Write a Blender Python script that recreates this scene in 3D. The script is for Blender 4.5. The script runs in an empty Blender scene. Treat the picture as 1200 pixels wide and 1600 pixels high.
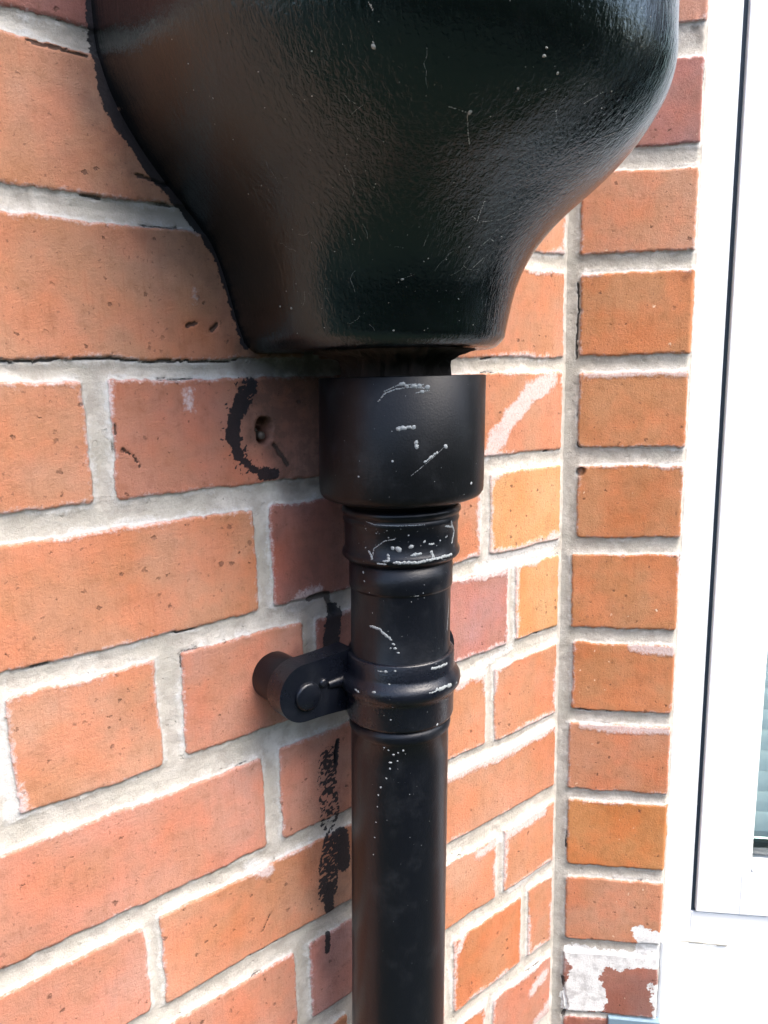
import bpy, bmesh, math, random
import numpy as np
from mathutils import Vector, Matrix

K = 0.00115            # layout units (about a millimetre of brickwork) to metres
rnd = random.Random(7)
scene = bpy.context.scene
col = bpy.data.collections.new("place"); scene.collection.children.link(col)

# ------------------------------------------------------------------ camera
CAM = Vector((-491.66, -375.80, -7.82))
cam_d = bpy.data.cameras.new("camera"); cam = bpy.data.objects.new("camera", cam_d)
scene.collection.objects.link(cam)
rx = Vector((0.77649875, -0.62972818, -0.02218383)); ux = Vector((0.13015723, 0.12584748, 0.9834742))
fx = Vector((0.61652964, 0.76655387, -0.17968409))
m = Matrix((rx, ux, -fx)).transposed().to_4x4(); m.translation = CAM * K
cam.matrix_world = m
cam_d.sensor_fit = 'HORIZONTAL'; cam_d.sensor_width = 36; cam_d.lens = 36 * 1161.47 / 1200
cam_d.clip_start = 0.02; cam_d.clip_end = 2000
scene.camera = cam

# ------------------------------------------------------------------ sky and sun (bright overcast)
SUN = Vector((0.25, -0.60, 1.15)).normalized()
w = bpy.data.worlds.new("World"); scene.world = w; w.use_nodes = True
nt = w.node_tree; sky = nt.nodes.new('ShaderNodeTexSky'); sky.sky_type = 'NISHITA'; sky.sun_disc = False
sky.sun_elevation = math.asin(SUN.z); sky.sun_rotation = math.atan2(SUN.x, SUN.y)
sky.dust_density = 4.0; sky.air_density = 1.0; sky.ozone_density = 1.0
nt.links.new(sky.outputs[0], nt.nodes['Background'].inputs[0]); nt.nodes['Background'].inputs[1].default_value = 0.15
sd_ = bpy.data.lights.new("sun", 'SUN'); sun = bpy.data.objects.new("sun", sd_); scene.collection.objects.link(sun)
sd_.energy = 1.3; sd_.angle = math.radians(45); sd_.color = (1.0, 0.95, 0.89)
sun.rotation_euler = SUN.to_track_quat('Z', 'Y').to_euler()
scene.view_settings.view_transform = 'Standard'; scene.view_settings.look = 'None'
scene.view_settings.gamma = 1.0; scene.view_settings.exposure = 2.3
scene.render.engine = 'CYCLES'

# ------------------------------------------------------------------ node helpers
class NT:
    def __init__(s, name):
        s.m = bpy.data.materials.new(name); s.m.use_nodes = True; s.t = s.m.node_tree
        s.b = s.t.nodes['Principled BSDF']
    def n(s, ty, **kw):
        nd = s.t.nodes.new(ty)
        for k, v in kw.items(): setattr(nd, k, v)
        return nd
    def put(s, sock, v):
        if hasattr(v, 'is_output') or isinstance(v, bpy.types.NodeSocket): s.t.links.new(v, sock)
        elif v is not None: sock.default_value = v
    def coord(s, scale=1.0):
        tc = s.n('ShaderNodeTexCoord'); vm = s.n('ShaderNodeVectorMath', operation='SCALE')
        s.t.links.new(tc.outputs['Object'], vm.inputs[0]); vm.inputs['Scale'].default_value = scale / K
        return vm.outputs[0]
    def vmul(s, v, xyz):
        vm = s.n('ShaderNodeVectorMath', operation='MULTIPLY'); s.put(vm.inputs[0], v); vm.inputs[1].default_value = xyz
        return vm.outputs[0]
    def noise(s, vec, scale, detail=4, rough=0.6, dist=0.0):
        nd = s.n('ShaderNodeTexNoise'); s.put(nd.inputs['Vector'], vec)
        nd.inputs['Scale'].default_value = scale; nd.inputs['Detail'].default_value = detail
        nd.inputs['Roughness'].default_value = rough; nd.inputs['Distortion'].default_value = dist
        return nd.outputs[0]
    def voro(s, vec, scale, feature='F1', out=0, rand=1.0):
        nd = s.n('ShaderNodeTexVoronoi', feature=feature); s.put(nd.inputs['Vector'], vec)
        nd.inputs['Scale'].default_value = scale; nd.inputs['Randomness'].default_value = rand
        return nd.outputs[out]
    def math(s, op, a, b=None, c=None, clamp=False):
        nd = s.n('ShaderNodeMath', operation=op, use_clamp=clamp); s.put(nd.inputs[0], a)
        if b is not None: s.put(nd.inputs[1], b)
        if c is not None: s.put(nd.inputs[2], c)
        return nd.outputs[0]
    def step(s, v, lo, hi, a=0.0, b=1.0):
        nd = s.n('ShaderNodeMapRange', interpolation_type='SMOOTHSTEP'); s.put(nd.inputs[0], v)
        for i, x in enumerate((lo, hi, a, b)): nd.inputs[i + 1].default_value = x
        return nd.outputs[0]
    def mix(s, f, a, b, mode='MIX'):
        nd = s.n('ShaderNodeMix', data_type='RGBA', blend_type=mode)
        s.put(nd.inputs[0], f)
        for sk, v in ((nd.inputs[6], a), (nd.inputs[7], b)):
            s.put(sk, (v[0], v[1], v[2], 1) if isinstance(v, tuple) else v)
        return nd.outputs[2]
    def attr(s, name, vec=False):
        nd = s.n('ShaderNodeAttribute', attribute_name=name); return nd.outputs['Color' if vec else 'Fac']
    def bump(s, h, strength, dist, normal=None):
        nd = s.n('ShaderNodeBump'); s.put(nd.inputs['Height'], h)
        nd.inputs['Strength'].default_value = strength; nd.inputs['Distance'].default_value = dist * K
        if normal is not None: s.put(nd.inputs['Normal'], normal)
        return nd.outputs[0]
    def out(s, color=None, rough=None, normal=None, **kw):
        s.put(s.b.inputs['Base Color'], (color[0], color[1], color[2], 1) if isinstance(color, tuple) else color)
        s.put(s.b.inputs['Roughness'], rough)
        if normal is not None: s.put(s.b.inputs['Normal'], normal)
        for k, v in kw.items(): s.put(s.b.inputs[k.replace('_', ' ')], v)
        return s.m

# ------------------------------------------------------------------ materials
def mat_wall():
    N = NT("old brick and lime mortar"); v = N.coord(1)
    sd = N.attr('sd'); bc = N.attr('bcol', True); lime = N.attr('lime'); paint = N.attr('paint')
    wp = N.attr('whitepaint'); dirt_shade = N.attr('dirt_shade'); crack = N.attr('crack')
    f1 = N.noise(v, 0.55, 5, 0.7); f2 = N.noise(v, 0.12, 4, 0.6); f3 = N.noise(v, 0.03, 3, 0.55)
    grit = N.noise(v, 1.9, 4, 0.85)
    fine = N.math('SUBTRACT', f1, 0.5)
    sdn = N.math('ADD', sd, N.math('MULTIPLY', fine, 2.6))
    mb = N.step(sdn, -0.25, 0.25)
    # brick face
    c = N.mix(N.step(f3, 0.38, 0.66), bc, N.mix(1.0, bc, (1.12, 0.92, 0.86), 'MULTIPLY'))
    c = N.mix(N.step(f2, 0.35, 0.75, 0, 0.55), c, N.mix(1.0, c, (1.16, 1.12, 1.10), 'MULTIPLY'))
    c = N.mix(N.step(f2, 0.48, 0.30, 0, 0.45), c, N.mix(1.0, c, (0.80, 0.70, 0.62), 'MULTIPLY'))
    drag = N.noise(N.vmul(v, (1.0, 1.0, 0.06)), 0.5, 4, 0.7)
    c = N.mix(N.step(drag, 0.50, 0.70, 0, 0.5), c, N.mix(1.0, c, (0.86, 0.78, 0.74), 'MULTIPLY'))
    c = N.mix(N.step(grit, 0.45, 0.66, 0, 0.45), c, N.mix(1.0, c, (1.28, 1.34, 1.38), 'MULTIPLY'))
    c = N.mix(N.step(grit, 0.44, 0.28, 0, 0.70), c, N.mix(1.0, c, (0.70, 0.61, 0.57), 'MULTIPLY'))
    # crumbs and pits, clustered
    wv = N.n('ShaderNodeVectorMath', operation='ADD'); N.put(wv.inputs[0], v)
    wn = N.n('ShaderNodeTexNoise'); N.put(wn.inputs['Vector'], v); wn.inputs['Scale'].default_value = 0.6; wn.inputs['Detail'].default_value = 3
    ws = N.n('ShaderNodeVectorMath', operation='SCALE'); N.put(ws.inputs[0], wn.outputs[1]); ws.inputs['Scale'].default_value = 4.0
    N.put(wv.inputs[1], ws.outputs[0])
    vo = N.n('ShaderNodeTexVoronoi'); N.put(vo.inputs['Vector'], wv.outputs[0]); vo.inputs['Scale'].default_value = 0.16
    sep = N.n('ShaderNodeSeparateColor'); N.put(sep.inputs[0], vo.outputs['Color'])
    pitr = N.math('MULTIPLY', N.math('POWER', sep.outputs[0], 3.0), 0.26)
    pit = N.step(N.math('SUBTRACT', pitr, vo.outputs['Distance']), -0.02, 0.05)
    pit = N.math('MULTIPLY', pit, N.step(N.noise(v, 0.05, 3), 0.34, 0.56))
    c = N.mix(N.math('MULTIPLY', pit, 0.62), c, (0.10, 0.045, 0.03))
    vo3 = N.n('ShaderNodeTexVoronoi'); N.put(vo3.inputs['Vector'], wv.outputs[0]); vo3.inputs['Scale'].default_value = 0.42
    sep3 = N.n('ShaderNodeSeparateColor'); N.put(sep3.inputs[0], vo3.outputs['Color'])
    pit3 = N.step(N.math('SUBTRACT', N.math('MULTIPLY', N.math('POWER', sep3.outputs[0], 3.5), 0.34), vo3.outputs['Distance']), -0.03, 0.06)
    c = N.mix(N.math('MULTIPLY', pit3, 0.55), c, (0.16, 0.07, 0.045))
    vo2 = N.n('ShaderNodeTexVoronoi'); N.put(vo2.inputs['Vector'], wv.outputs[0]); vo2.inputs['Scale'].default_value = 0.11
    sep2 = N.n('ShaderNodeSeparateColor'); N.put(sep2.inputs[0], vo2.outputs['Color'])
    pale = N.step(N.math('SUBTRACT', N.math('MULTIPLY', N.math('POWER', sep2.outputs[1], 6.0), 0.15), vo2.outputs['Distance']), -0.01, 0.03)
    c = N.mix(N.math('MULTIPLY', pale, 0.8), c, (0.75, 0.58, 0.42))
    # mortar
    mo = N.mix(N.step(f2, 0.35, 0.65), (0.39, 0.355, 0.31), (0.53, 0.495, 0.44))
    mo = N.mix(N.step(f3, 0.42, 0.62, 0, 0.6), mo, (0.37, 0.345, 0.29))
    mo = N.mix(N.step(grit, 0.40, 0.28, 0, 0.7), mo, (0.16, 0.15, 0.13))
    mo = N.mix(N.step(grit, 0.58, 0.72, 0, 0.5), mo, (0.62, 0.60, 0.56))
    c = N.mix(mb, mo, c)
    # lime bloom
    ln = N.math('ADD', N.math('ADD', lime, N.math('MULTIPLY', fine, 8.0)), N.math('MULTIPLY', N.math('SUBTRACT', N.noise(v, 0.22, 4, 0.65), 0.5), 8.0))
    lf = N.math('MULTIPLY', N.step(ln, -1.2, 3.2), N.step(f1, 0.25, 0.62, 0.45, 0.85))
    c = N.mix(lf, c, N.mix(mb, (0.56, 0.55, 0.53), (0.58, 0.49, 0.48)))
    # soot and staining, plus contact shade painted around pipe and hopper
    dm = N.math('MULTIPLY', dirt_shade, N.step(f2, 0.3, 0.7, 0.7, 1.25), clamp=True)
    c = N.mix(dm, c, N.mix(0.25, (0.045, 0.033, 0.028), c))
    ck = N.step(N.math('ADD', crack, N.math('MULTIPLY', fine, 1.6)), 0.2, 0.6)
    c = N.mix(N.math('MULTIPLY', ck, 0.8), c, (0.035, 0.028, 0.024))
    wn_ = N.step(N.math('ADD', wp, N.math('MULTIPLY', fine, 9.0)), -0.5, 0.5)
    c = N.mix(wn_, c, N.mix(N.step(f2, 0.55, 0.30, 0, 0.6), (0.72, 0.72, 0.70), (0.36, 0.35, 0.34)))
    pn = N.step(N.math('ADD', paint, N.math('MULTIPLY', fine, 4.5)), -0.3, 0.3)
    c = N.mix(N.math('MULTIPLY', pn, 0.96), c, (0.006, 0.0065, 0.009))
    h = N.math('ADD', N.math('MULTIPLY', grit, 0.40), N.math('MULTIPLY', f1, 0.7))
    h = N.math('SUBTRACT', h, N.math('MULTIPLY', pit, 0.9))
    h = N.math('ADD', h, N.math('MULTIPLY', mb, 0.5)); h = N.math('SUBTRACT', h, N.math('MULTIPLY', ck, 0.8))
    return N.out(c, N.math('SUBTRACT', 0.88, N.math('MULTIPLY', pn, 0.12)), N.bump(h, 0.9, 1.0), Specular_IOR_Level=0.3)

def mat_black(name, rough, scale, depth, base=(0.008, 0.009, 0.010), streak=False, dust=0.25, spec=0.4, tint=(1, 1, 1, 1)):
    N = NT(name); v = N.coord(1)
    h = N.noise(v, scale, 4, 0.55)
    if streak:
        s2 = N.noise(N.vmul(v, (0.9, 0.9, 0.16)), 0.5, 4, 0.6, 0.8); h = N.math('ADD', h, N.math('MULTIPLY', s2, 1.6))
        l2 = N.noise(v, 0.035, 3, 0.5); h = N.math('ADD', h, N.math('MULTIPLY', l2, 5.0))
    d = N.noise(v, 0.05, 6, 0.7); d2 = N.noise(v, 1.1, 3, 0.8)
    df = N.math('MULTIPLY', N.step(d, 0.48, 0.75), dust)
    c = N.mix(df, base, (0.055, 0.060, 0.066))
    c = N.mix(N.step(d2, 0.70, 0.78, 0, 0.25 * (1 if dust > 0.1 else 0)), c, (0.12, 0.12, 0.11))
    r = N.math('ADD', rough, N.math('MULTIPLY', N.math('SUBTRACT', d, 0.4), 0.5 * dust + 0.12), clamp=True)
    return N.out(c, r, N.bump(h, 1.0, depth), Specular_IOR_Level=spec, Specular_Tint=tint)

def mat_flat(name, color, rough, scale=0.3, var=0.1, depth=0.15, **kw):
    N = NT(name); v = N.coord(1); n = N.noise(v, scale, 5, 0.6)
    c = N.mix(n, tuple(x * (1 - var) for x in color), tuple(min(1, x * (1 + var)) for x in color))
    return N.out(c, rough, N.bump(N.noise(v, scale * 4, 3), 0.5, depth), **kw)

M_wall = mat_wall()
M_hop = mat_black("black gloss paint on cast iron", 0.09, 0.6, 0.20, base=(0.0025, 0.0032, 0.0032), streak=True, dust=0.06, spec=0.7, tint=(0.62, 0.88, 1.0, 1))
M_plastic = mat_black("black satin plastic", 0.36, 1.0, 0.10, base=(0.0025, 0.003, 0.0038), dust=0.16, spec=0.22)
M_pipe = mat_black("black painted pipe", 0.30, 0.8, 0.10, base=(0.003, 0.0038, 0.006), dust=0.12, spec=0.28)
M_clip = mat_black("black painted bracket", 0.27, 0.7, 0.16, base=(0.0035, 0.0045, 0.008), dust=0.12, spec=0.35)
M_crust = mat_flat("rusty crusted iron", (0.018, 0.012, 0.009), 0.9, 0.5, 0.6, 2.0)
M_splash = mat_flat("dried white paint splash", (0.21, 0.23, 0.235), 0.5, 1.2, 0.25, 0.3)
M_web = mat_flat("dusty cobweb", (0.28, 0.28, 0.25), 0.9)
M_upvc = mat_flat("white window plastic", (0.86, 0.87, 0.87), 0.28, 0.02, 0.01, 0.02)
M_gasket = mat_flat("dark rubber gasket", (0.030, 0.045, 0.060), 0.5)
M_sill = mat_flat("white masonry paint", (0.84, 0.84, 0.83), 0.6, 0.05, 0.02, 0.3)
M_slat = mat_flat("white blind slat", (0.88, 0.90, 0.87), 0.5)
M_room = mat_flat("pale green room wall", (0.62, 0.80, 0.74), 0.8)
M_rust = mat_flat("rusty screw", (0.12, 0.10, 0.08), 0.55, 1.0, 0.5, 0.5, Metallic=0.5)
M_lead = mat_flat("blue grey slate", (0.16, 0.24, 0.30), 0.6)
def mat_ground():
    N = NT("short lawn"); v = N.coord(1); n = N.noise(v, 0.02, 6, 0.7)
    return N.out(N.mix(n, (0.014, 0.022, 0.013), (0.032, 0.045, 0.026)), 0.95)  # shade is worked into the lawn colour
def mat_paving():
    N = NT("grey paving slabs"); v = N.coord(1); n = N.noise(v, 0.02, 6, 0.7)
    return N.out(N.mix(n, (0.28, 0.27, 0.25), (0.42, 0.41, 0.38)), 0.85)
def mat_unseen_hedge():
    N = NT("hedge leaves"); v = N.coord(1); n = N.voro(v, 0.02)
    return N.out(N.mix(n, (0.015, 0.035, 0.012), (0.05, 0.09, 0.03)), 0.7, N.bump(n, 1, 20))
def mat_glass():
    N = NT("window glass"); t = N.t
    tr = N.n('ShaderNodeBsdfTransparent'); gl = N.n('ShaderNodeBsdfGlossy'); gl.inputs['Roughness'].default_value = 0.01
    fr = N.n('ShaderNodeFresnel'); fr.inputs['IOR'].default_value = 1.5
    mx = N.n('ShaderNodeMixShader'); N.put(mx.inputs[0], fr.outputs[0]); N.put(mx.inputs[1], tr.outputs[0]); N.put(mx.inputs[2], gl.outputs[0])
    tr.inputs[0].default_value = (0.95, 0.99, 0.985, 1)
    t.links.new(mx.outputs[0], t.nodes['Material Output'].inputs[0]); return N.m
M_glass = mat_glass()

# ------------------------------------------------------------------ mesh helpers
def link(o, parent=None, label=None, cat=None, group=None, kind=None):
    col.objects.link(o)
    if parent is not None:
        o.parent = parent; o.matrix_parent_inverse = Matrix.Translation(-Vector(parent.location))
    for k, v in (('label', label), ('category', cat), ('group', group), ('kind', kind)):
        if v: o[k] = v
    return o
def empty(name, loc, label, cat, group=None):
    o = bpy.data.objects.new(name, None); o.location = Vector(loc) * K; o.empty_display_size = 0.02
    return link(o, None, label, cat, group)
def obj_bm(name, bm, mats, parent=None, smooth=True, **kw):
    me = bpy.data.meshes.new(name)
    bmesh.ops.recalc_face_normals(bm, faces=bm.faces)
    bmesh.ops.scale(bm, vec=(K, K, K), verts=bm.verts); bm.to_mesh(me); bm.free()
    for m_ in (mats if isinstance(mats, (list, tuple)) else [mats]): me.materials.append(m_)
    if smooth: me.polygons.foreach_set('use_smooth', [True] * len(me.polygons))
    o = bpy.data.objects.new(name, me); return link(o, parent, **kw)
def box(bm, p0, p1, bevel=0.0, M=None, mat=0):
    r = bmesh.ops.create_cube(bm, size=1.0); vs = r['verts']
    c = (Vector(p0) + Vector(p1)) / 2; s = Vector(p1) - Vector(p0)
    for v in vs: v.co = Vector((v.co.x * s.x, v.co.y * s.y, v.co.z * s.z)) + c
    fs = set(f for v in vs for f in v.link_faces)
    for f in fs: f.material_index = mat
    if bevel:
        es = list(set(e for v in vs for e in v.link_edges))
        g = bmesh.ops.bevel(bm, geom=es, offset=bevel, segments=3, profile=0.5, affect='EDGES')
        vs = list(set(v for f in g['faces'] for v in f.verts) | set(v for v in vs if v.is_valid))
    if M is not None:
        for v in vs: v.co = M @ v.co

# numpy value noise --------------------------------------------------
def vnoise(x, y, seed):
    rs = np.random.RandomState(seed); T = rs.rand(256, 256)
    xi = np.floor(x).astype(int); yi = np.floor(y).astype(int); fx_ = x - xi; fy = y - yi
    fx_ = fx_ * fx_ * (3 - 2 * fx_); fy = fy * fy * (3 - 2 * fy)
    a = T[xi % 256, yi % 256]; b = T[(xi + 1) % 256, yi % 256]; c = T[xi % 256, (yi + 1) % 256]; d = T[(xi + 1) % 256, (yi + 1) % 256]
    return (a * (1 - fx_) + b * fx_) * (1 - fy) + (c * (1 - fx_) + d * fx_) * fy
def fbm(x, y, scale, seed, octs=4, gain=0.55):
    o = 0; amp = 1; tot = 0
    for i in range(octs):
        o = o + amp * vnoise(x / scale * 2 ** i + 37.1 * i, y / scale * 2 ** i + 11.7 * i, seed + i); tot += amp; amp *= gain
    return o / tot          # 0..1
def sstep(x, a, b):
    t = np.clip((x - a) / (b - a), 0, 1); return t * t * (3 - 2 * t)
def polydist(S, Z, pts, sx=1.0, sz=1.0):
    D = np.full(S.shape, 1e9)
    pts = [(p[0] / sx, p[1] / sz) for p in pts]; X = S / sx; Y = Z / sz
    if len(pts) == 1: return np.hypot(X - pts[0][0], Y - pts[0][1])
    for (ax, ay), (bx, by) in zip(pts[:-1], pts[1:]):
        dx, dy = bx - ax, by - ay; t = np.clip(((X - ax) * dx + (Y - ay) * dy) / (dx * dx + dy * dy + 1e-9), 0, 1)
        D = np.minimum(D, np.hypot(X - ax - t * dx, Y - ay - t * dy))
    return D

# ------------------------------------------------------------------ brick layouts
ORANGE = (0.56, 0.235, 0.115); PINK = (0.54, 0.225, 0.128); PALE = (0.58, 0.25, 0.125); RED = (0.49, 0.19, 0.105)
DARK = (0.37, 0.135, 0.088); PURPLE = (0.47, 0.205, 0.145); YELLOW = (0.66, 0.31, 0.12); DEEP = (0.50, 0.185, 0.075)
BEDS = {0: (233, 221), 1: (153.5, 142.5), 2: (80, 68), 3: (3, -7.5), 4: (-67.5, -81), 5: (-143, -156), 6: (-218, -234),
        7: (-295.5, -308), 8: (-364, -380), 9: (-437, -452), 10: (-517, -533)}
def bed(k):
    if k in BEDS: return BEDS[k]
    z = 227 - 75.2 * k
    return (z + 6, z - 6)
JOINTS = {0: [-500, -312, -124, -30], 1: [-450, -262, -168, -74], 2: [-430, -242, -148], 3: [-555, -368.9, -181], 4: [-469, -280.5, -187, -92.4],
          5: [-429.5, -343.5, -251, -157, -62.3], 6: [-471, -283.3, -185, -86.8], 7: [-553, -364.7, -176], 8: [-455, -267.4, -170, -73.7],
          9: [-415, -322, -228, -133.3, -41.7], 10: [-368, -180, -86.1]}
JW = {(5, -62.3): 4.5, (4, -92.4): 5.0, (4, -280.5): 5.2, (6, -283.3): 6.0, (3, -368.9): 6.0, (5, -343.5): 7.0, (7, -364.7): 4.5, (8, -267.4): 5.5}
TINT = {(3, -555): PALE, (3, -368.9): RED, (4, -469): ORANGE, (4, -280.5): DARK, (4, -92.4): YELLOW, (5, -429.5): PALE, (5, -343.5): PINK,
        (5, -251): DARK, (5, -157): PURPLE, (5, -62.3): YELLOW, (6, -471): PINK, (6, -283.3): PINK, (6, -185): PALE, (6, -86.8): ORANGE,
        (7, -553): PINK, (7, -364.7): ORANGE, (7, -176): ORANGE, (8, -455): PINK, (8, -267.4): PURPLE, (8, -170): PALE, (8, -73.7): PALE,
        (2, -430): PALE, (1, -450): ORANGE, (0, -500): DARK, (9, -133.3): DEEP, (9, -41.7): ORANGE, (10, -86.1): PINK, (3, -181): ORANGE,
        (2, -148): PALE, (1, -74): PALE, (4, -187): ORANGE}
def bricks_A():
    out = []; r = random.Random(3)
    for k in range(-12, 21):
        zt = bed(k)[1]; zb = bed(k + 1)[0]
        if k in JOINTS: js = list(JOINTS[k])
        else: js = [-94 - 188 * i - (94 if k % 2 else 0) + r.uniform(-3, 3) for i in range(3)][::-1]
        j = js[0]
        while j > -1500: j -= 188 if r.random() < .75 else 94; js.insert(0, j + r.uniform(-2, 2))
        ends = js + [-0.5]
        for a, b in zip(ends[:-1], ends[1:]):
            wa = JW.get((k, a), 4.8); wb = JW.get((k, b), 4.8) if b != -0.5 else 4.0
            c = TINT.get((k, a)) or r.choice([ORANGE, ORANGE, PINK, PALE, RED, DEEP])
            q = r.uniform(0.94, 1.07); out.append((a + wa, b - wb, zb + r.uniform(-1, 1), zt + r.uniform(-1, 1), tuple(x * q for x in c)))
    return out
BEDB = {0: (238, 216), 1: (156.5, 140.5), 2: (80.5, 66.5), 3: (4.5, -8), 4: (-68, -82), 5: (-142, -156), 6: (-220, -233), 7: (-294, -306),
        8: (-368.5, -379), 9: (-442.5, -455), 10: (-518, -531)}
TB = {-1: PURPLE, 0: DARK, 1: ORANGE, 2: DEEP, 3: DEEP, 4: DEEP, 5: DEEP, 6: DEEP, 7: DEEP, 8: (0.53, 0.185, 0.06), 9: PINK, 10: DARK, 11: DARK}
TB[0] = (0.36, 0.145, 0.11); TB[1] = (0.52, 0.215, 0.115); TB[-1] = (0.47, 0.20, 0.13); TB[9] = (0.52, 0.20, 0.10); TB[7] = (0.53, 0.20, 0.10)
def bricks_B():
    out = []; r = random.Random(5)
    for k in range(-12, 21):
        zt = (BEDB[k] if k in BEDB else bed(k))[1]; zb = (BEDB[k + 1] if (k + 1) in BEDB else bed(k + 1))[0]
        c = TB.get(k) or r.choice([ORANGE, DEEP, PINK])
        e = 94 + r.uniform(-1.2, 1.2)
        if k == 10: zb = -594
        if k == 11: zt = -600
        out.append((9.5 + r.uniform(-1.5, 1.0), e, zb, zt, tuple(x * 0.92 for x in c)))
        if k >= 11:
            j = 94 + 10
            while j < 1500:
                n = j + (188 if r.random() < .7 else 94); c2 = r.choice([ORANGE, DEEP, PINK, RED]); out.append((j, n - 9, zb, zt, c2)); j = n
    return out

def make_wall(name, s_ax, z_ax, bricks, place, seed, extras, parent=None, mask=None, back=None, **kw):
    S, Z = np.meshgrid(s_ax, z_ax, indexing='ij')
    wS = S + 2.6 * (fbm(S, Z, 14, seed, 4) - .5) + 1.1 * (fbm(S, Z, 3, seed + 9, 2) - .5)
    wZ = Z + 3.4 * (fbm(S, Z, 18, seed + 20, 4) - .5) + 1.3 * (fbm(S, Z, 3.3, seed + 29, 2) - .5)
    sd = np.full(S.shape, -30.0); C = np.zeros(S.shape + (3,)); bid = np.zeros(S.shape); C[:] = ORANGE
    topd = np.full(S.shape, 99.0)
    for (a, b, zb, zt, c) in bricks:
        i0, i1 = np.searchsorted(s_ax, [a - 14, b + 14]); j0, j1 = np.searchsorted(z_ax, [zb - 14, zt + 14])
        if i0 == i1 or j0 == j1: continue
        x = wS[i0:i1, j0:j1]; y = wZ[i0:i1, j0:j1]
        cx, cy = (a + b) / 2, (zb + zt) / 2; r = 2.5
        qx = np.abs(x - cx) - (b - a) / 2 + r; qy = np.abs(y - cy) - (zt - zb) / 2 + r
        d = -(np.hypot(np.maximum(qx, 0), np.maximum(qy, 0)) + np.minimum(np.maximum(qx, qy), 0) - r)
        cur = sd[i0:i1, j0:j1]; m_ = d > cur
        cur[m_] = d[m_]; C[i0:i1, j0:j1][m_] = c
        topd[i0:i1, j0:j1] = np.where(m_, zt - y, topd[i0:i1, j0:j1])
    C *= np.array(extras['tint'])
    # one brick is never one colour: slow drift inside it
    dr = fbm(S, Z, 60, seed + 40, 3) - .5; dr2 = fbm(S, Z, 26, seed + 44, 3) - .5
    C *= (1 + np.stack([0.25 * dr, 0.45 * dr + .22 * dr2, 0.7 * dr + .5 * dr2], -1))
    wl = fbm(S, Z, 45, seed + 50, 3); wl2 = fbm(S, Z, 12, seed + 55, 3)
    width = extras['limew'](S) * (sstep(wl, .38, .72) * 5.5 * wl2 * 1.6 + 0.5)
    width = width * np.where(topd < 9, 1.35, 1.0)
    lime = np.minimum(width - sd, sd + 1.6 + 5 * (wl2 - .4))
    for pts, wd in extras.get('lime', []):
        dd = wd * (0.55 + 0.9 * wl2) - polydist(S, Z, pts); lime = np.maximum(lime, dd)
    paint = np.full(S.shape, -9.0)
    for pts, wd, sx in extras.get('paint', []):
        n = fbm(S, Z, 3.0, seed + 60, 3)
        dd = wd * (0.62 + 0.75 * n) - polydist(S, Z, pts, sx, 1.0); paint = np.maximum(paint, dd)
    for pts, wd, br in extras.get('brushed', []):     # broken brush marks: short cross strokes
        n = fbm(S, Z * 1.6, 2.2, seed + 70, 4, .7); dd = np.minimum(wd - polydist(S, Z, pts), (n - br) * 22); paint = np.maximum(paint, dd)
    paint = np.clip(paint, -9, 9)
    wpt = np.full(S.shape, -9.0)
    for (a, b, c_, d_, amp) in extras.get('white', []):
        q = np.minimum(np.minimum(S - a, b - S), np.minimum(Z - c_, d_ - Z)) + (fbm(S, Z, 14, seed + 80, 4) - .5) * amp
        wpt = np.maximum(wpt, q)
    for (a, b, c_, d_, amp) in extras.get('nowhite', []):
        q = np.minimum(np.minimum(S - a, b - S), np.minimum(Z - c_, d_ - Z)) + (fbm(S, Z, 8, seed + 83, 4) - .5) * amp
        wpt = np.minimum(wpt, -q)
    wpt = np.clip(wpt + (fbm(S, Z, 4, seed + 85, 4, .7) - .5) * 9, -9, 9) if extras.get('white') else np.clip(wpt, -9, 9)
    dirt_shade = np.zeros(S.shape)
    for (pts, r0, r1, amt) in extras.get('dirt_shade', []):
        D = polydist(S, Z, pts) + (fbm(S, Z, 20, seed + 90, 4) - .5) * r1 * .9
        dirt_shade = np.maximum(dirt_shade, amt * (1 - sstep(D, r0, r1)))
    cn = fbm(S, Z, 30, seed + 95, 3); crack = sstep(cn, .64, .72) * (1 - sstep(np.abs(sd + .4), 0.2, 1.0)) * np.where(topd > 40, 1, .55)
    crack = crack * (lime < 3)
    for pts, wd in extras.get('cracks', []):
        crack = np.maximum(crack, 1 - sstep(polydist(wS, wZ, pts), wd * .5, wd * 1.1))
    h = sstep(sd, -1.2, 1.4) * 1.9 - 1.6
    h = h + 0.7 * (fbm(S, Z, 40, seed + 100, 3) - .5) + 0.5 * (fbm(S, Z, 6, seed + 104, 4) - .5) * np.where(sd > 0, .5, 1.6)
    h -= sstep(-sd, 1.5, 6) * 0.5; h -= crack * 1.4; h += np.where(lime > 0, .25, 0)
    for (cs, cz, r0, dep) in extras.get('holes', []):
        D = np.hypot(S - cs, (Z - cz)) + (fbm(S, Z, 5, seed + 7, 3) - .5) * 2.5; h -= dep * (1 - sstep(D, r0 * .75, r0 * 1.05))
        dirt_shade = np.maximum(dirt_shade, 0.9 * (1 - sstep(D, r0 * .8, r0 * 1.15)))
    P = place(S, Z, h); nS, nZ = S.shape
    verts = np.stack(P, -1).reshape(-1, 3) * K
    idx = np.arange(nS * nZ).reshape(nS, nZ)
    F = np.stack([idx[:-1, :-1], idx[1:, :-1], idx[1:, 1:], idx[:-1, 1:]], -1)
    if mask is not None:
        sm = (s_ax[:-1] + s_ax[1:]) / 2; zm = (z_ax[:-1] + z_ax[1:]) / 2; F = F[mask(*np.meshgrid(sm, zm, indexing='ij'))]
    F = F.reshape(-1, 4)
    nv0 = len(verts); extra_v = []; extra_f = []
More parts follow.
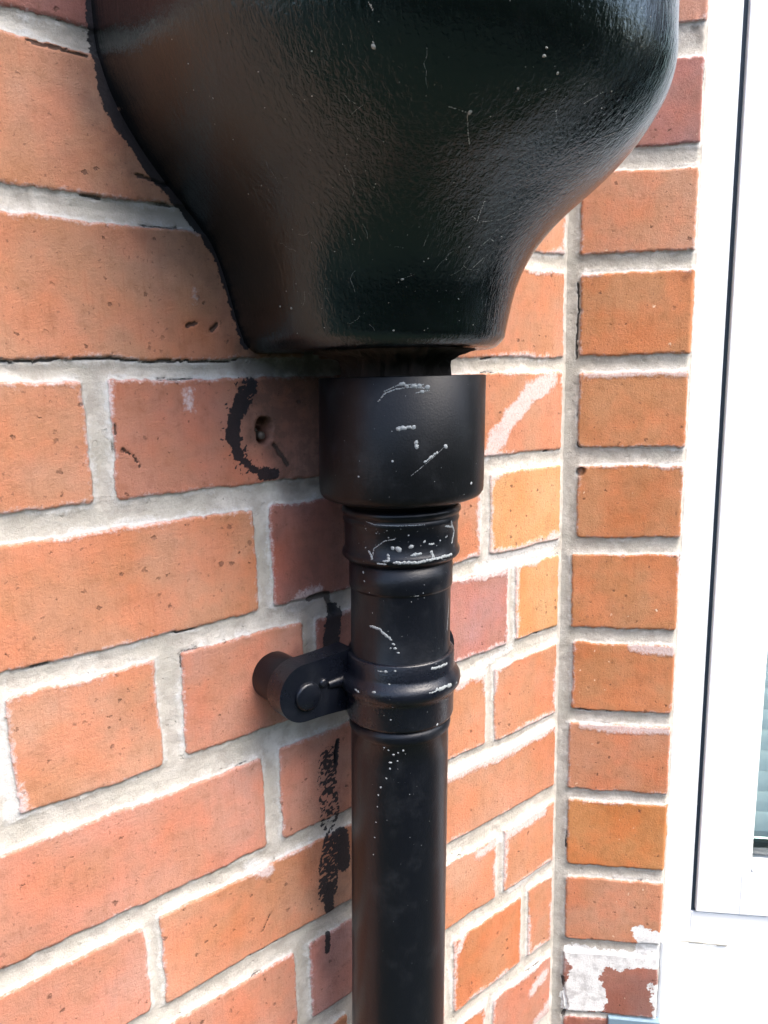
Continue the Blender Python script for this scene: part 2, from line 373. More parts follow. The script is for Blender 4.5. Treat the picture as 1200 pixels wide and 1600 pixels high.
    if back:
        for (p8) in back:
            b = nv0 + len(extra_v); extra_v += [tuple(q) for q in p8]
            for f in ((0, 1, 2, 3), (7, 6, 5, 4), (0, 4, 5, 1), (1, 5, 6, 2), (2, 6, 7, 3), (3, 7, 4, 0)): extra_f.append([b + i for i in f])
        verts = np.concatenate([verts, np.array(extra_v) * K]); F = np.concatenate([F, np.array(extra_f)])
    me = bpy.data.meshes.new(name); me.vertices.add(len(verts)); me.vertices.foreach_set('co', verts.astype(np.float32).ravel())
    me.loops.add(F.size); me.loops.foreach_set('vertex_index', F.astype(np.int32).ravel())
    me.polygons.add(len(F)); me.polygons.foreach_set('loop_start', np.arange(0, F.size, 4, dtype=np.int32))
    me.update(calc_edges=True)
    me.polygons.foreach_set('use_smooth', [True] * (len(F) - len(extra_f)) + [False] * len(extra_f))
    pad = len(extra_v)
    for nm, arr, dv in (('sd', sd, -5), ('lime', lime, -9), ('paint', paint, -9), ('whitepaint', wpt, -9), ('dirt_shade', dirt_shade, 0), ('crack', crack, 0)):
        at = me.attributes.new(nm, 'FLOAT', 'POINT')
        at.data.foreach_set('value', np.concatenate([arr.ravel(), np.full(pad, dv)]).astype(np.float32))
    at = me.attributes.new('bcol', 'FLOAT_COLOR', 'POINT')
    cc = np.concatenate([np.clip(C, 0, 1).reshape(-1, 3), np.tile(ORANGE, (pad, 1)).reshape(-1, 3)]); cc = np.concatenate([cc, np.ones((len(cc), 1))], 1)
    at.data.foreach_set('color', cc.astype(np.float32).ravel())
    me.materials.append(M_wall); me.validate()
    o = bpy.data.objects.new(name, me); return link(o, parent, **kw)

GROUND = -1400.0; TOP = 1100.0
def axis_vals(lo, f0, f1, hi, fine, coarse):
    return np.unique(np.round(np.concatenate([np.arange(lo, f0, coarse), np.arange(f0, f1, fine), np.arange(f1, hi + coarse, coarse)]), 3))

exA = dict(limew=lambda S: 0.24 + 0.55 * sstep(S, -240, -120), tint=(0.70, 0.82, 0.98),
    lime=[([(-18, -12), (-46, -23), (-70, -45), (-88, -63)], 8.5), ([(-10, -144), (-48, -148), (-88, -150)], 8), ([(-72, -158), (-100, -153)], 5),
          ([(-122, -233), (-90, -228), (-62, -222)], 4), ([(-130, -306), (-60, -310), (-12, -306)], 6), ([(-118, -455), (-128, -466)], 4), ([(-132, -470), (-128, -515)], 3.0),
          ([(-14, -549), (-30, -556)], 6), ([(-4, -586), (-26, -594)], 7), ([(-100, -387), (-20, -383)], 5), ([(-60, -440), (-10, -436)], 4),
          ([(-321, -14), (-321, -22)], 2.6), ([(-313, 38), (-313, 34)], 1.5), ([(-300, -304), (-290, -312)], 5),
          ([(-430, -180), (-427, -215)], 6), ([(-262, -145), (-245, -140)], 6)],
    paint=[([(-283, -11), (-289, -18)], 2.6, 1.0), ([(-290, -20), (-295, -30), (-296.5, -40)], 4.4, 1.0), ([(-296, -42), (-293, -50)], 3.2, 1.0), ([(-292, -52), (-284, -59), (-279, -61)], 2.0, 1.0), ([(-279, -61.5), (-271, -62.5)], 3.6, 1.0),
           ([(-248, -393), (-247, -381)], 2.0, 1.0), ([(-355, 260), (-354, 149), (-351, 121), (-330, 93), (-309, 73), (-298, 57), (-293, 41), (-285, 12)], 3.6, 1.0),
           ([(-232, -156), (-236, -176)], 6.0, 1.0), ([(-233, -243), (-236, -262)], 1.6, 1.0), ([(-232, -316), (-231, -336)], 4.0, 1.0),
           ([(-245, -345), (-245, -362)], 4.0, 1.0)],
    brushed=[([(-288, -13), (-297, -30), (-297, -44), (-288, -56)], 7.0, .64), ([(-284, -12), (-292, -24)], 5.5, .42), ([(-241, -252), (-243, -268), (-241, -298)], 7.5, .49), ([(-240, -313), (-244, -328), (-245.5, -348)], 8, .42), ([(-233, -313), (-232, -332)], 6, .30)],
    dirt_shade=[([(-222, -600), (-222, 40)], 16, 46, .6), ([(-230, -70), (-234, -150)], 16, 52, .7), ([(-232, -235), (-232, -310)], 8, 36, .6), ([(-256, -8), (-232, -55)], 24, 50, .95), ([(-280, 5), (-190, 2)], 7, 24, .95), ([(-352, 200), (-345, 100), (-297, 56), (-284, 10)], 4, 40, .62),  # real staining, with shade behind the pipe and under the hopper painted in
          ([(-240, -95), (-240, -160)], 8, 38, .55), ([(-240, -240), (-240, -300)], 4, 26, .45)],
    cracks=[([(-359, -41), (-353, -45), (-350, -51)], .45), ([(-361, -28), (-361.5, -33)], .45), ([(-296, -352), (-291, -346), (-290, -342)], .5), ([(-302, 22), (-305, 19)], 1.2), ([(-314, 22), (-319, 20)], 1.3), ([(-340, 92), (-325, 89)], .8), ([(-385, 140.5), (-360, 140)], .8), ([(-232, -155), (-236, -143), (-250, -143)], 2.6), ([(-270, -45), (-262, -58)], 1.4), ([(-420, 2.5), (-380, 3.5), (-310, 3.2), (-290, 2)], 0.55), ([(-234, -243), (-236, -258)], 1.2)],
    holes=[(-276, -35, 5.6, 10.0), (-276.3, -40, 5.2, 10.0)])
s_ax = axis_vals(-1400, -452, 8, 8, 0.9, 8); z_ax = axis_vals(GROUND, -575, 190, TOP, 0.9, 8)
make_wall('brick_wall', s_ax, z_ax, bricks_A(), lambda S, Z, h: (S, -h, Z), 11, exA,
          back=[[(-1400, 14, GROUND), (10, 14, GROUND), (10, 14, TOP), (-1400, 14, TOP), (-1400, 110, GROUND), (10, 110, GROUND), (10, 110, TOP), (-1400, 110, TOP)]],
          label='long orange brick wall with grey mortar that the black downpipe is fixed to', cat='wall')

TH = 0.8210928811
eB = Vector((math.cos(TH), -math.sin(TH), 0)); nB = Vector((math.sin(TH), math.cos(TH), 0))    # nB points into the wall
MB = Matrix(((eB.x, nB.x, 0, 0), (eB.y, nB.y, 0, 0), (0, 0, 1, 0), (0, 0, 0, 1)))              # (t, depth, z) -> world
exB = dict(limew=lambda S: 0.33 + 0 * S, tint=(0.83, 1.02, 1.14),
    lime=[([(20, -308), (45, -309), (90, -310)], 4.5), ([(15, -10), (50, -9), (90, -10)], 3.5), ([(60, -236), (92, -238)], 5), ([(10, 238), (60, 238)], 3)],
    white=[(13, 110, -545, -527, 10), (11, 46, -592, -530, 16), (72, 110, -531, -502, 14), (88, 106, -596, -560, 8)],
    nowhite=[], dirt_shade=[([(60, -590), (90, -570)], 5, 40, .35), ([(8, -600), (8, -520)], 1, 8, .35), ([(86, 235), (90, 228)], 1, 5, .7), ([(86, 60), (92, 66)], 1, 4, .5)], cracks=[([(9, -600), (12, -590), (9, -560)], 1.6), ([(8, 3), (8, 60)], 0.7)], holes=[(13, -88, 4, 2)])
t_ax = axis_vals(-8, -8, 100, 1300, 0.9, 8); z_axB = axis_vals(GROUND, -602, 240, TOP, 0.9, 8)
def placeB(S, Z, h):
    # the free arris of the pier rolls back a little
    roll = np.where(S < 110, sstep(S, 91.5, 96.5), 0) * 5.0 * (Z > -600)
    dpt = -h + roll
    return (eB.x * S + nB.x * dpt, eB.y * S + nB.y * dpt, Z)
def b8(t0, t1, d0, d1, z0, z1):
    return [tuple(MB @ Vector(q)) for q in ((t0, d0, z0), (t1, d0, z0), (t1, d0, z1), (t0, d0, z1), (t0, d1, z0), (t1, d1, z0), (t1, d1, z1), (t0, d1, z1))]
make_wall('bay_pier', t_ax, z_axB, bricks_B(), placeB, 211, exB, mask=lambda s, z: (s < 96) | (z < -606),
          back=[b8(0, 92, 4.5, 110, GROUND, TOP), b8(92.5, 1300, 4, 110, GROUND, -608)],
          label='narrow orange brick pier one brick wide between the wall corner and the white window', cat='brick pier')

# ------------------------------------------------------------------ window in the bay
win = empty('window', MB @ Vector((94, 10, -512)), 'white plastic window with thin dark gasket line right of the brick pier', 'window')
WT = 1000.0; WR = 760.0
def boxB(bm, t0, t1, d0, d1, z0, z1, bev=0.8): box(bm, (t0, d0, z0), (t1, d1, z1), bev, MB)
bm = bmesh.new()
boxB(bm, 88, 120.3, 8, 40, -516, WT); boxB(bm, 120.3, WR, 8, 70, -516, -487.4); boxB(bm, WR, WR + 40, 8, 70, -516, WT)
obj_bm('outer_frame', bm, M_upvc, win, smooth=False)
bm = bmesh.new()
boxB(bm, 120.0, 125.0, 10.5, 34, -488, WT, 0); boxB(bm, 125.0, WR, 10.5, 60, -488, -484.2, 0)
obj_bm('gasket', bm, M_gasket, win, smooth=False)
bm = bmesh.new()
boxB(bm, 123.8, 160, 5.5, 34, -484.9, WT); boxB(bm, 160, WR - 2, 5.5, 34, -484.9, -446)
boxB(bm, 160, 169.5, 8.5, 30, -446, WT, 3.0); boxB(bm, 169.5, WR - 2, 8.5, 40, -446, -437.5, 3.0)
obj_bm('sash', bm, M_upvc, win, smooth=False)
bm = bmesh.new(); boxB(bm, 165, WR - 10, 20, 23, -442, WT, 0); obj_bm('pane', bm, M_glass, win, smooth=False)
bm = bmesh.new(); boxB(bm, 168, WR - 10, 24, 30, -440, -425, 0); obj_bm('spacer_bar', bm, M_gasket, win, smooth=False)
bl = empty('venetian_blind', MB @ Vector((180, 45, -420)), 'white venetian blind hanging behind the window glass at the right edge', 'blind')
bm = bmesh.new(); z = -408
while z < WT:
    Mx = MB @ Matrix.Translation((0, 37, z)) @ Matrix.Rotation(math.radians(48), 4, 'X')
    box(bm, (172, -12, -0.4), (WR - 12, 12, 0.4), 0, Mx); z += 19.5
obj_bm('slat', bm, M_slat, bl, smooth=False)
bm = bmesh.new(); boxB(bm, 172, WR - 12, 30, 44, -424, -416, 2); obj_bm('bottom_rail', bm, M_slat, bl, smooth=False)
bm = bmesh.new(); boxB(bm, 40, WR + 300, 700, 708, -1000, WT, 0); boxB(bm, 90, WR + 40, 71, 700, -800, -790, 0)
obj_bm('room_wall', bm, M_room, None, smooth=False, kind='structure')

# white rendered sill under the frame
bm = bmesh.new()
boxB(bm, 94.6, WR + 60, 2.6, 90, -607, -515.2, 2.5)
sl = obj_bm('window_sill', bm, M_sill, None, smooth=False, label='white painted masonry sill below the white window frame', cat='sill')
bm = bmesh.new()
pts = [(110.0, -513.2), (118, -513.0), (130, -513.9), (142, -513.6), (151, -514.6)]
for (a, b), (c_, d_) in zip(pts[:-1], pts[1:]): box(bm, (a, 1.6, min(b, d_) - .25), (c_ + .3, 3, max(b, d_) + .25), 0, MB)
obj_bm('hairline_crack', bm, M_web, sl, smooth=False)
bm = bmesh.new(); boxB(bm, 50, 96, -2.5, 6, -606, -596, 1.2)
obj_bm('roof_slate', bm, M_lead, None, smooth=False, label='blue grey slate edge at the foot of the brick pier, bottom of the picture', cat='slate')

# ------------------------------------------------------------------ surfaces of revolution with paint splashes
def axis_at(z): return Vector((-219 + (z + 142) * .045, -50.5 + (z + 142) * .015, z))
def revolve(bm, prof, seg=96, ax=axis_at, wob=None, mat=0, close=False):
    rings = []
    for r, z in prof:
        c = ax(z); ring = []
        for i in range(seg):
            a = 2 * math.pi * i / seg; rr = r * (1 + (wob(a, z) if wob else 0))
            ring.append(bm.verts.new((c.x + rr * math.sin(a), c.y - rr * math.cos(a), c.z)))
        rings.append(ring)
    for A_, B_ in zip(rings[:-1], rings[1:]):
        for i in range(seg):
            f = bm.faces.new((A_[i], A_[(i + 1) % seg], B_[(i + 1) % seg], B_[i])); f.material_index = mat
    if close:
        for R_ in (rings[0], rings[-1]): bm.faces.new(R_).material_index = mat
def prad(prof, z):
    ps = sorted([(q[1], q[0]) for q in prof]); zs = [p[0] for p in ps]; rs = [p[1] for p in ps]
    return float(np.interp(z, zs, rs))
def splash(bm, surf, strokes, mat, rr, lift=0.35):
    """raised irregular blobs and strokes of dried paint lying on surf(T, z) -> (point, normal)"""
    for pts, wd in strokes:
        path = []
        if len(pts) == 1: path = [(pts[0][0], pts[0][1], wd * .62)]
        else:
            L = 0
            for (a, b), (c_, d_) in zip(pts[:-1], pts[1:]):
                l = math.hypot((c_ - a) * 40, d_ - b); n = max(2, int(l / max(.28, wd * .22)))
                for i in range(n):
                    t = i / n
                    if wd < 1.2 and rr.random() < .25: continue
                    path.append((a + (c_ - a) * t + rr.uniform(-.15, .15) * wd / 40, b + (d_ - b) * t + rr.uniform(-.15, .15) * wd, wd * .5 * rr.uniform(.55, 1.15)))
        for T, z, r in path:
            if wd > 1.0 and len(path) > 1 and rr.random() < .12: continue
            p, n_ = surf(T, z)
            u = n_.cross(Vector((0, 0, 1))).normalized(); v = u.cross(n_).normalized()
            k = 9; ph = rr.uniform(0, 6.28); a1 = rr.uniform(.05, .28)
            rim = []; mid = []
            for i in range(k):
                a = 2 * math.pi * i / k; q = r * (1 + a1 * math.sin(2 * a + ph) + rr.uniform(-.12, .12))
                rim.append(bm.verts.new(p + u * q * math.cos(a) + v * q * math.sin(a) * .85 - n_ * (0.05 + q * q / 90)))
                mid.append(bm.verts.new(p + u * q * .7 * math.cos(a) + v * q * .6 * math.sin(a) + n_ * min(lift, .22 * r)))
            for i in range(k): bm.faces.new((rim[i], rim[(i + 1) % k], mid[(i + 1) % k], mid[i])).material_index = mat
            bm.faces.new(mid).material_index = mat
def cyl_surf(prof):
    def f(T, z):
        c = axis_at(z); r = prad(prof, z); n_ = Vector((math.sin(T), -math.cos(T), 0)); return c + n_ * r, n_
    return f
def specks(rr, n, t0, t1, z0, z1, w0=.35, w1=.9): return [([(rr.uniform(t0, t1), rr.uniform(z0, z1))], w0 + (w1 - w0) * rr.random() ** 3) for _ in range(n)]

COLLAR = [[[[-0.972, -20.7], [-0.883, -16.2], [-0.765, -14.4], [-0.626, -13.7], [-0.448, -14.4]], 0.9], [[[-0.903, -15.5], [-0.745, -12.5], [-0.557, -12.1], [-0.468, -12.5]], 0.7], [[[-0.745, -34.4], [-0.656, -33.9], [-0.567, -34.4]], 2.6], [[[-0.547, -41.2], [-0.537, -44.4]], 2.8], [[[-0.448, -51.9], [-0.299, -46.9]], 1.3], [[[-0.2, -44.6]], 2.2], [[[-0.804, -51.0]], 1.2], [[[0.216, -65.8]], 1.5], [[[-1.2, -59.4]], 1], [[[-0.616, -59.2], [-0.329, -48.9], [-0.171, -42.8]], 0.4], [[[-0.705, -11.9]], 2.2], [[[-0.656, -13.0]], 1.8], [[[-0.576, -13.2]], 2.6], [[[-0.517, -13.0]], 2], [[[-0.428, -13.9]], 2.4], [[[-0.487, -16.0]], 2], [[[-0.557, -16.6], [-0.398, -15.5]], 0.7]]
COUPLER = [[[[-1.329, -86.0], [-1.151, -87.2], [-0.774, -87.4], [-0.309, -87.5]], 0.7], [[[0.275, -88.4], [0.433, -94.9], [0.334, -101.5]], 1.5], [[[0.146, -90.3], [0.374, -92.3]], 1.5], [[[-0.745, -100.4]], 3.0], [[[-0.844, -99.8]], 2.0], [[[-0.537, -99.2]], 2.3], [[[-0.517, -103.8], [-0.359, -103.5]], 1.9], [[[-0.18, -103.2], [-0.141, -106.3]], 1.7], [[[-0.923, -103.6], [-0.893, -106.5], [-0.982, -106.9]], 1.5], [[[-0.824, -107.5], [-0.458, -107.8], [-0.052, -107.0], [0.275, -106.9]], 1.9], [[[-1.2, -106.8], [-1.17, -100.6], [-0.982, -96.0], [-0.794, -94.8]], 0.8], [[[-1.269, -102.4], [-1.18, -106.7]], 1.4], [[[-0.309, -97.0]], 1.4], [[[-0.22, -98.8], [-0.121, -98.9]], 1.2], [[[0.008, -97.7]], 1], [[[-1.091, -108.3], [-0.943, -108.7]], 1.2]]
PIPE = [[[[-0.537, -127.6], [-0.349, -127.6]], 1.0], [[[-1.22, -127.8], [-0.834, -127.8], [-0.537, -127.8]], 0.35], [[[-0.349, -127.8], [0.186, -127.8], [0.73, -128.2]], 0.4], [[[-1.319, -146.2], [-1.121, -146.9], [-0.992, -150.2], [-0.873, -152.6]], 1.8], [[[-0.834, -155.1]], 1.5], [[[-0.804, -157.5]], 1.5], [[[-0.893, -157.5]], 1], [[[-0.745, -160.0]], 1.2], [[[0.552, -135.4], [0.463, -153.8]], 0.7], [[[-1.467, -115.7]], 1.4], [[[-1.438, -120.6]], 1], [[[-0.636, -217.8]], 1.2], [[[-0.824, -220.3]], 1.2], [[[-0.735, -219.1]], 1], [[[-0.883, -225.2]], 1.5], [[[-0.893, -228.9]], 1.2], [[[-0.963, -235.1]], 1.0], [[[-1.081, -241.2]], 1.2], [[[-1.131, -246.2]], 1], [[[-1.151, -253.5]], 0.8], [[[-1.18, -263.4]], 0.8], [[[-1.21, -273.2]], 0.8], [[[-1.24, -284.3]], 0.8], [[[-1.012, -216.6]], 0.9], [[[-0.923, -217.8]], 0.9], [[[-0.745, -224.0]], 0.8]]
CLIP = [[[[0.275, -171.3], [0.087, -171.0], [-0.121, -170.6]], 1.8], [[[-0.963, -170.2]], 1.6], [[[-0.794, -169.6]], 1.2], [[[-1.101, -170.4], [-0.923, -170.2]], 0.8], [[[-0.893, -177.3]], 1], [[[0.027, -205]], 1.4], [[[-0.864, -198.2]], 1],
        [[[-0.08, -182.1], [0.255, -182.6]], 2.7], [[[-0.22, -182.8], [-0.08, -182.5]], 1.0], [[[-1.5, -182.8], [-1.408, -183.7]], 1.5], [[[-1.131, -181.7]], 1.9], [[[0.443, -184.0]], 1]]

dp = empty('downpipe', axis_at(GROUND), 'round black plastic downpipe with wide collar under the hopper, spattered with white paint', 'downpipe')
rr = random.Random(21)
pr = [(44.8, -44), (45.0, -8.6), (45.4, -8.0), (46.9, -8.0), (47.4, -8.5), (47.4, -70.5), (46.9, -73.0), (45.4, -75.0), (42.5, -76.3), (37.0, -77.2), (33.8, -78.2), (33.2, -80.0), (31.5, -80.2)]
bm = bmesh.new(); revolve(bm, pr); po = [p for p in pr if p[1] <= -8.0 and p[0] > 46.8] ; po = [(47.4, -8.5), (47.4, -70.5), (46.9, -73)]
splash(bm, cyl_surf(po), COLLAR, 1, rr); splash(bm, cyl_surf(po), specks(rr, 30, -1.6, 0.7, -72, -10, .2, .6), 1, rr)
obj_bm('collar', bm, [M_plastic, M_splash], dp, label='wide black collar with white paint flecks')
pc = [(31, -79.6), (33.4, -80.4), (34.6, -82.0), (34.8, -83.6), (33.9, -85.2), (33.0, -85.9), (33.3, -86.6), (33.9, -88), (33.6, -89.5), (33.1, -90.2), (33.1, -104.5), (33.9, -105.6), (34.5, -107.3), (34.3, -109.0), (33.2, -110.4), (31.2, -111.4), (30.6, -112.4), (29, -112.6)]
bm = bmesh.new(); revolve(bm, pc)
splash(bm, cyl_surf(pc[1:-2]), COUPLER, 1, rr); splash(bm, cyl_surf(pc[1:-2]), specks(rr, 45, -1.5, 0.6, -109, -88, .25, .9), 1, rr)
obj_bm('coupling', bm, [M_pipe, M_splash], dp, label='short ribbed coupling smeared with white paint')
pp = [(26, -110), (30.5, -110.2), (30.5, -127.2), (30.2, -127.9), (29.55, -128.3), (29.5, -129), (29.5, -208), (30.6, -208.4), (30.6, -213.0), (30.0, -214.8), (29.5, -215.3), (29.5, -230), (29.5, -480), (29.5, -700), (29.5, -1360)]
ps_ = [(30.5, -111), (30.5, -127.2), (29.5, -128.3), (29.5, -208), (29.5, -900)]
bm = bmesh.new(); revolve(bm, pp); splash(bm, cyl_surf(ps_), PIPE, 1, rr)
splash(bm, cyl_surf(ps_), specks(rr, 30, -1.5, .6, -165, -112, .2, .6) + specks(rr, 22, -1.3, 0.1, -245, -207, .2, .6) + specks(rr, 14, -1.4, .2, -420, -240, .2, .45), 1, rr)
obj_bm('pipe', bm, [M_pipe, M_splash], dp)

# bracket -------------------------------------------------------------
br = empty('pipe_bracket', (-279, 0, -184.5), 'black pipe bracket clamping the downpipe, with a round boss on the brick to the left', 'bracket')
pb = [(29.6, -167.2), (31.4, -167.0), (32.1, -168.0), (32.2, -176.5), (32.9, -178.6), (34.6, -180.3), (35.8, -182.4), (36.2, -184.6), (35.8, -187.0), (34.4, -189.0), (32.9, -190.6), (32.3, -192.5), (32.2, -205.0), (31.6, -206.6), (29.6, -206.8)]
def ax_tilt(z): return axis_at(z)
bm = bmesh.new(); revolve(bm, pb, ax=ax_tilt)
splash(bm, cyl_surf([p for p in pb if p[0] > 31.5]), CLIP, 1, rr); splash(bm, cyl_surf([p for p in pb if p[0] > 31.5]), specks(rr, 20, -1.5, .6, -205, -168, .2, .6), 1, rr)
obj_bm('band', bm, [M_clip, M_splash], br, label='ribbed band with white paint on its rim')
def lug(sgn):
    cx, cz = -221 + (-57.5 if sgn < 0 else 43), -184.5; bm = bmesh.new(); out = []
    for i in range(25):                                   # round end
        a = math.pi / 2 + math.pi * i / 24; out.append((cx - sgn * -1 * 0 + (17.2 * math.cos(a)) * (-sgn), cz + 17.2 * math.sin(a)))
    inner = -221 + sgn * 24
    for i in range(1, 9): t = i / 8; out.append((cx + (inner - cx) * t, cz - 17.2 - 2.4 * t * t))
    for i in range(0, 8): t = 1 - i / 8; out.append((cx + (inner - cx) * t, cz + 17.2 + 1.6 * t * t))
    f0 = [bm.verts.new((x, -22, z)) for x, z in out]; f1 = [bm.verts.new((x, -36, z)) for x, z in out]
    n = len(out)
    for i in range(n): bm.faces.new((f0[i], f0[(i + 1) % n], f1[(i + 1) % n], f1[i]))
    fa = bm.faces.new(f0); fb = bm.faces.new(f1)
    bmesh.ops.bevel(bm, geom=list(fb.edges), offset=1.3, segments=3, profile=.5, affect='EDGES')
    if sgn < 0:                                           # raised rib running into the band
        r = bmesh.ops.create_cone(bm, cap_ends=True, segments=24, radius1=2.6, radius2=5.2, depth=20)
        bmesh.ops.transform(bm, verts=r['verts'], matrix=Matrix.Translation((-253, -35.0, cz + .5)) @ Matrix.Rotation(math.pi / 2, 4, 'Y'))
    return bm
def disc(bm, c, r, y0, y1, bev, seg=48):
    prof = [(r, y0), (r, y1 + bev), (r - bev * .3, y1 + bev * .3), (r - bev, y1), (0.01, y1 - .25)]; rings = []
    for q, y in prof: rings.append([bm.verts.new((c[0] + q * math.cos(2 * math.pi * i / seg), y, c[1] + q * math.sin(2 * math.pi * i / seg))) for i in range(seg)])
    for A_, B_ in zip(rings[:-1], rings[1:]):
        for i in range(seg): bm.faces.new((A_[i], A_[(i + 1) % seg], B_[(i + 1) % seg], B_[i]))
for sgn in (-1, 1):
    cx = -221 + (-57.5 if sgn < 0 else 43)
    lg = obj_bm('lug', lug(sgn), M_clip, br, smooth=False)
    for p in lg.data.polygons: p.use_smooth = len(p.vertices) <= 4
    lg.data.set_sharp_from_angle(angle=math.radians(35)) if hasattr(lg.data, 'set_sharp_from_angle') else None
    bm = bmesh.new(); disc(bm, (cx, -184.5), 14.6, 1.5, -22.5, 1.0); obj_bm('spacer', bm, M_pipe, lg)
    bm = bmesh.new(); disc(bm, (cx + 1, -186.5), 8.3, -35, -38.6, 1.6); obj_bm('screw_cap', bm, M_clip, lg)
    bm = bmesh.new(); disc(bm, (cx + 12.0 * -sgn, -181.5), 2.8, -35, -38.0, 1.3); obj_bm('rivet', bm, M_clip, lg)

# screw left in the brick ----------------------------------------------
sc = bmesh.new()
disc(sc, (-276.0, -40.0), 2.3, 12, 3.0, 0.7, 18)
obj_bm('broken_screw', sc, M_rust, None, label='rusty broken screw in a hole in the brick left of the collar', cat='screw')

# ------------------------------------------------------------------ hopper head
HP = np.array([(6, 58), (7, 61), (10, 64.5), (13, 66.8), (21, 69.6), (29, 71.5), (37, 73.0), (45, 74.9), (53, 77.5), (61, 81.2), (69, 86.3), (77, 93.0), (84, 100.2), (92, 107.4), (100, 113.9), (108, 119.7), (116, 124.7), (124, 128.6), (132, 131.2), (140, 133.1), (148, 134.3), (158, 135.2), (200, 136), (240, 137), (262, 140), (275, 146), (300, 150)], float)
HB = np.array([(6, 50), (7, 53), (10, 55.8), (13, 56.9), (21, 57.8), (29, 59.2), (37, 61.6), (45, 65.8), (53, 71.9), (61, 79.7), (69, 88.8), (77, 99.5), (84, 111), (92, 122), (100, 131), (108, 137.5), (116, 142), (124, 144.5), (132, 145.5), (140, 145.2), (155, 144.5), (240, 145), (262, 148), (275, 154), (300, 158)], float)
hc = (-220.0, -50.0)
def smooth_prof(n=110):
    zs = np.concatenate([np.linspace(6, 12, 8)[:-1], np.linspace(12, 300, n)]); r = np.interp(zs, HP[:, 0], HP[:, 1])
    for _ in range(4): r[6:-1] = .25 * r[5:-2] + .5 * r[6:-1] + .25 * r[7:]
    return zs, r
def hop_pt(T, z, r):
    d = float(np.interp(z, HB[:, 0], HB[:, 1]) / np.interp(z, HP[:, 0], HP[:, 1]))
    if abs(T) <= math.pi / 2: return Vector((hc[0] + r * math.sin(T), hc[1] - r * d * math.cos(T), z))
    s = math.copysign(1, T); y = hc[1] + (abs(T) - math.pi / 2) * 60
    return Vector((hc[0] + s * r, min(y, 0.6), z))
hz, hr = smooth_prof()
TS = [-math.pi / 2 - 50.6 / 60 + i * (50.6 / 60) / 12 for i in range(12)] + [-math.pi / 2 + math.pi * i / 120 for i in range(121)] + [math.pi / 2 + (i + 1) * (50.6 / 60) / 12 for i in range(12)]
hh = empty('hopper_head', (-220, 0, 8), 'large black painted cast iron rainwater hopper curving in above the downpipe', 'rainwater hopper')
bm = bmesh.new(); grid = []
for z, r in zip(hz, hr):
    row = []
    for T in TS:
        nz = 0.35 * math.sin(z * .061 + T * 3.1) + 0.2 * math.sin(z * .13 - T * 5.7 + 1) + 0.15 * math.sin(T * 11 + z * .03)
        row.append(bm.verts.new(hop_pt(T, z, r + (nz if z > 13 else nz * .5))))
    grid.append(row)
for i in range(len(grid) - 1):
    for j in range(len(TS) - 1): bm.faces.new((grid[i][j], grid[i][j + 1], grid[i + 1][j + 1], grid[i + 1][j]))
bm.faces.new(grid[0])                                        # underside
bk = [bm.verts.new(v.co) for v in (grid[0][0], grid[0][-1])]
for i in range(len(grid) - 1): bm.faces.new((grid[i][0], grid[i + 1][0], grid[i + 1][-1], grid[i][-1]))
def hsurf(T, z):
    r = float(np.interp(z, hz, hr)); p = hop_pt(T, z, r); q = hop_pt(T + .01, z, r); s = hop_pt(T, z + 1, float(np.interp(z + 1, hz, hr)))
    n_ = (q - p).cross(s - p).normalized()
    nz = 0.35 * math.sin(z * .061 + T * 3.1) + 0.2 * math.sin(z * .13 - T * 5.7 + 1) + 0.15 * math.sin(T * 11 + z * .03)
    return p + n_ * (nz + .1), n_
HW = [[[[-0.804, 109.6]], 1.6], [[[-0.804, 111.1], [-0.804, 109.6]], 0.5], [[[-0.477, 91.3]], 1.7], [[[-0.557, 92.8], [-0.487, 91.3], [-0.458, 86.7], [-0.428, 82.9]], 0.45], [[[-0.22, 61.6], [-0.161, 60.0], [-0.032, 61.6], [0.047, 64.6], [0.107, 71.5]], 0.45], [[[-0.804, 121.8], [-0.794, 118.8]], 0.6], [[[0.196, 91.3], [0.324, 97.4]], 0.5], [[[-0.052, 97.4], [0.008, 102.0]], 0.35], [[[-0.2, 66.9], [-0.18, 60.8]], 0.6], [[[-0.626, 13.9], [-0.606, 12.6]], 1.1], [[[-1.458, 25.7]], 1.1], [[[-1.596, 27.3]], 1], [[[-0.062, 51.7], [-0.022, 54.7], [0.027, 53.9]], 0.4], [[[-0.052, 42.5], [0.027, 48.6]], 0.4], [[[-0.289, 107.3]], 1.3], [[[-0.289, 109.6]], .8], [[[-0.22, 103.5]], 1.0], [[[-0.339, 98.2]], 1.0], [[[-0.547, 36.4]], 1.1]]
splash(bm, hsurf, [q for q in HW if len(q[0]) == 1], 1, rr, .2); splash(bm, hsurf, specks(rr, 150, -1.5, .7, 12, 130, .2, .6), 1, rr, .15)
obj_bm('bowl', bm, [M_hop, M_web], hh)
thr = [q for q in HW if len(q[0]) > 1]
for _ in range(34):
    T, z = rr.uniform(-1.3, .6), rr.uniform(14, 125); a = rr.uniform(0, 6.28); q = [(T, z)]
    for _ in range(rr.randint(2, 5)): a += rr.uniform(-.7, .7); T += math.cos(a) * .03; z += math.sin(a) * 2.2; q.append((T, min(max(z, 12), 132)))
    thr.append((q, .22))
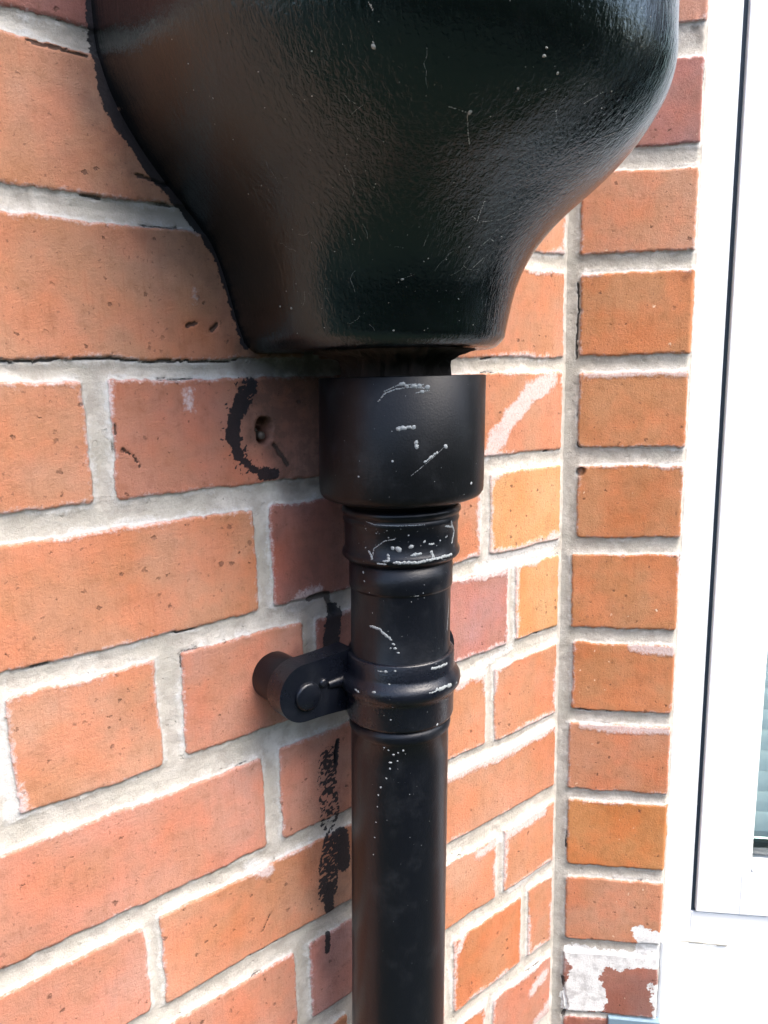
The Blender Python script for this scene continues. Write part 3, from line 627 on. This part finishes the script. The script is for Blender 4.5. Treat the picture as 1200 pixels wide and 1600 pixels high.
for q in thr:
    bm = bmesh.new(); splash(bm, hsurf, [q], 0, rr, .1); obj_bm('cobweb', bm, M_web, hh)
bm = bmesh.new(); row = []
for rad_add, z in ((0, 296), (9, 299), (11, 304), (11, 322), (8, 327), (2, 328), (-4, 326), (-6, 300)):
    row.append([bm.verts.new(hop_pt(T, z, hr[-1] + rad_add)) for T in TS])
for A_, B_ in zip(row[:-1], row[1:]):
    for j in range(len(TS) - 1): bm.faces.new((A_[j], A_[j + 1], B_[j + 1], B_[j]))
obj_bm('rim', bm, M_hop, hh)
bm = bmesh.new()
def wob(a, z): return (0.03 * math.sin(a * 41 + z * 4) + 0.03 * math.sin(a * 67 - z * 3) if z < 6 else 0) + 0.05 * math.sin(a * 7 + z * 1.1) + 0.04 * math.sin(a * 13 - z * 2.3) + 0.03 * math.sin(a * 29 + z * 3)
revolve(bm, [(46, 7.5), (42, 5.2), (35, 3.2), (30.5, 1), (28.2, -2.5), (28, -8), (28, -40)], ax=lambda z: Vector((-219.5, -50, z)), wob=wob, seg=120)
obj_bm('outlet', bm, M_crust, hh, label='rough crusted outlet stub dropping into the collar')

# ------------------------------------------------------------------ garden around (lights and reflections)
bm = bmesh.new(); bmesh.ops.create_grid(bm, x_segments=4, y_segments=4, size=300000)
bmesh.ops.translate(bm, verts=bm.verts, vec=(0, 0, GROUND - 4)); obj_bm('ground', bm, mat_ground(), None, smooth=False, kind='structure')
bm = bmesh.new(); hr_ = random.Random(2)  # hedge out of view, added to darken reflections in the black paint
for i in range(60):
    x = -9000 + i * 210; hgt = hr_.uniform(900, 1500)
    r = bmesh.ops.create_icosphere(bm, subdivisions=3, radius=1)
    for v in r['verts']:
        q = 1 + .12 * math.sin(v.co.x * 9 + i) * math.cos(v.co.z * 11 + v.co.y * 7)
        v.co = Vector((x + v.co.x * 420 * q, -3300 + v.co.y * 500 * q + hr_.uniform(-20, 20), GROUND + 900 + v.co.z * (hgt + 400) * q))
obj_bm('unseen_hedge', bm, mat_unseen_hedge(), None, kind='stuff', label='unseen dark green hedge behind the camera, added for dark reflections')
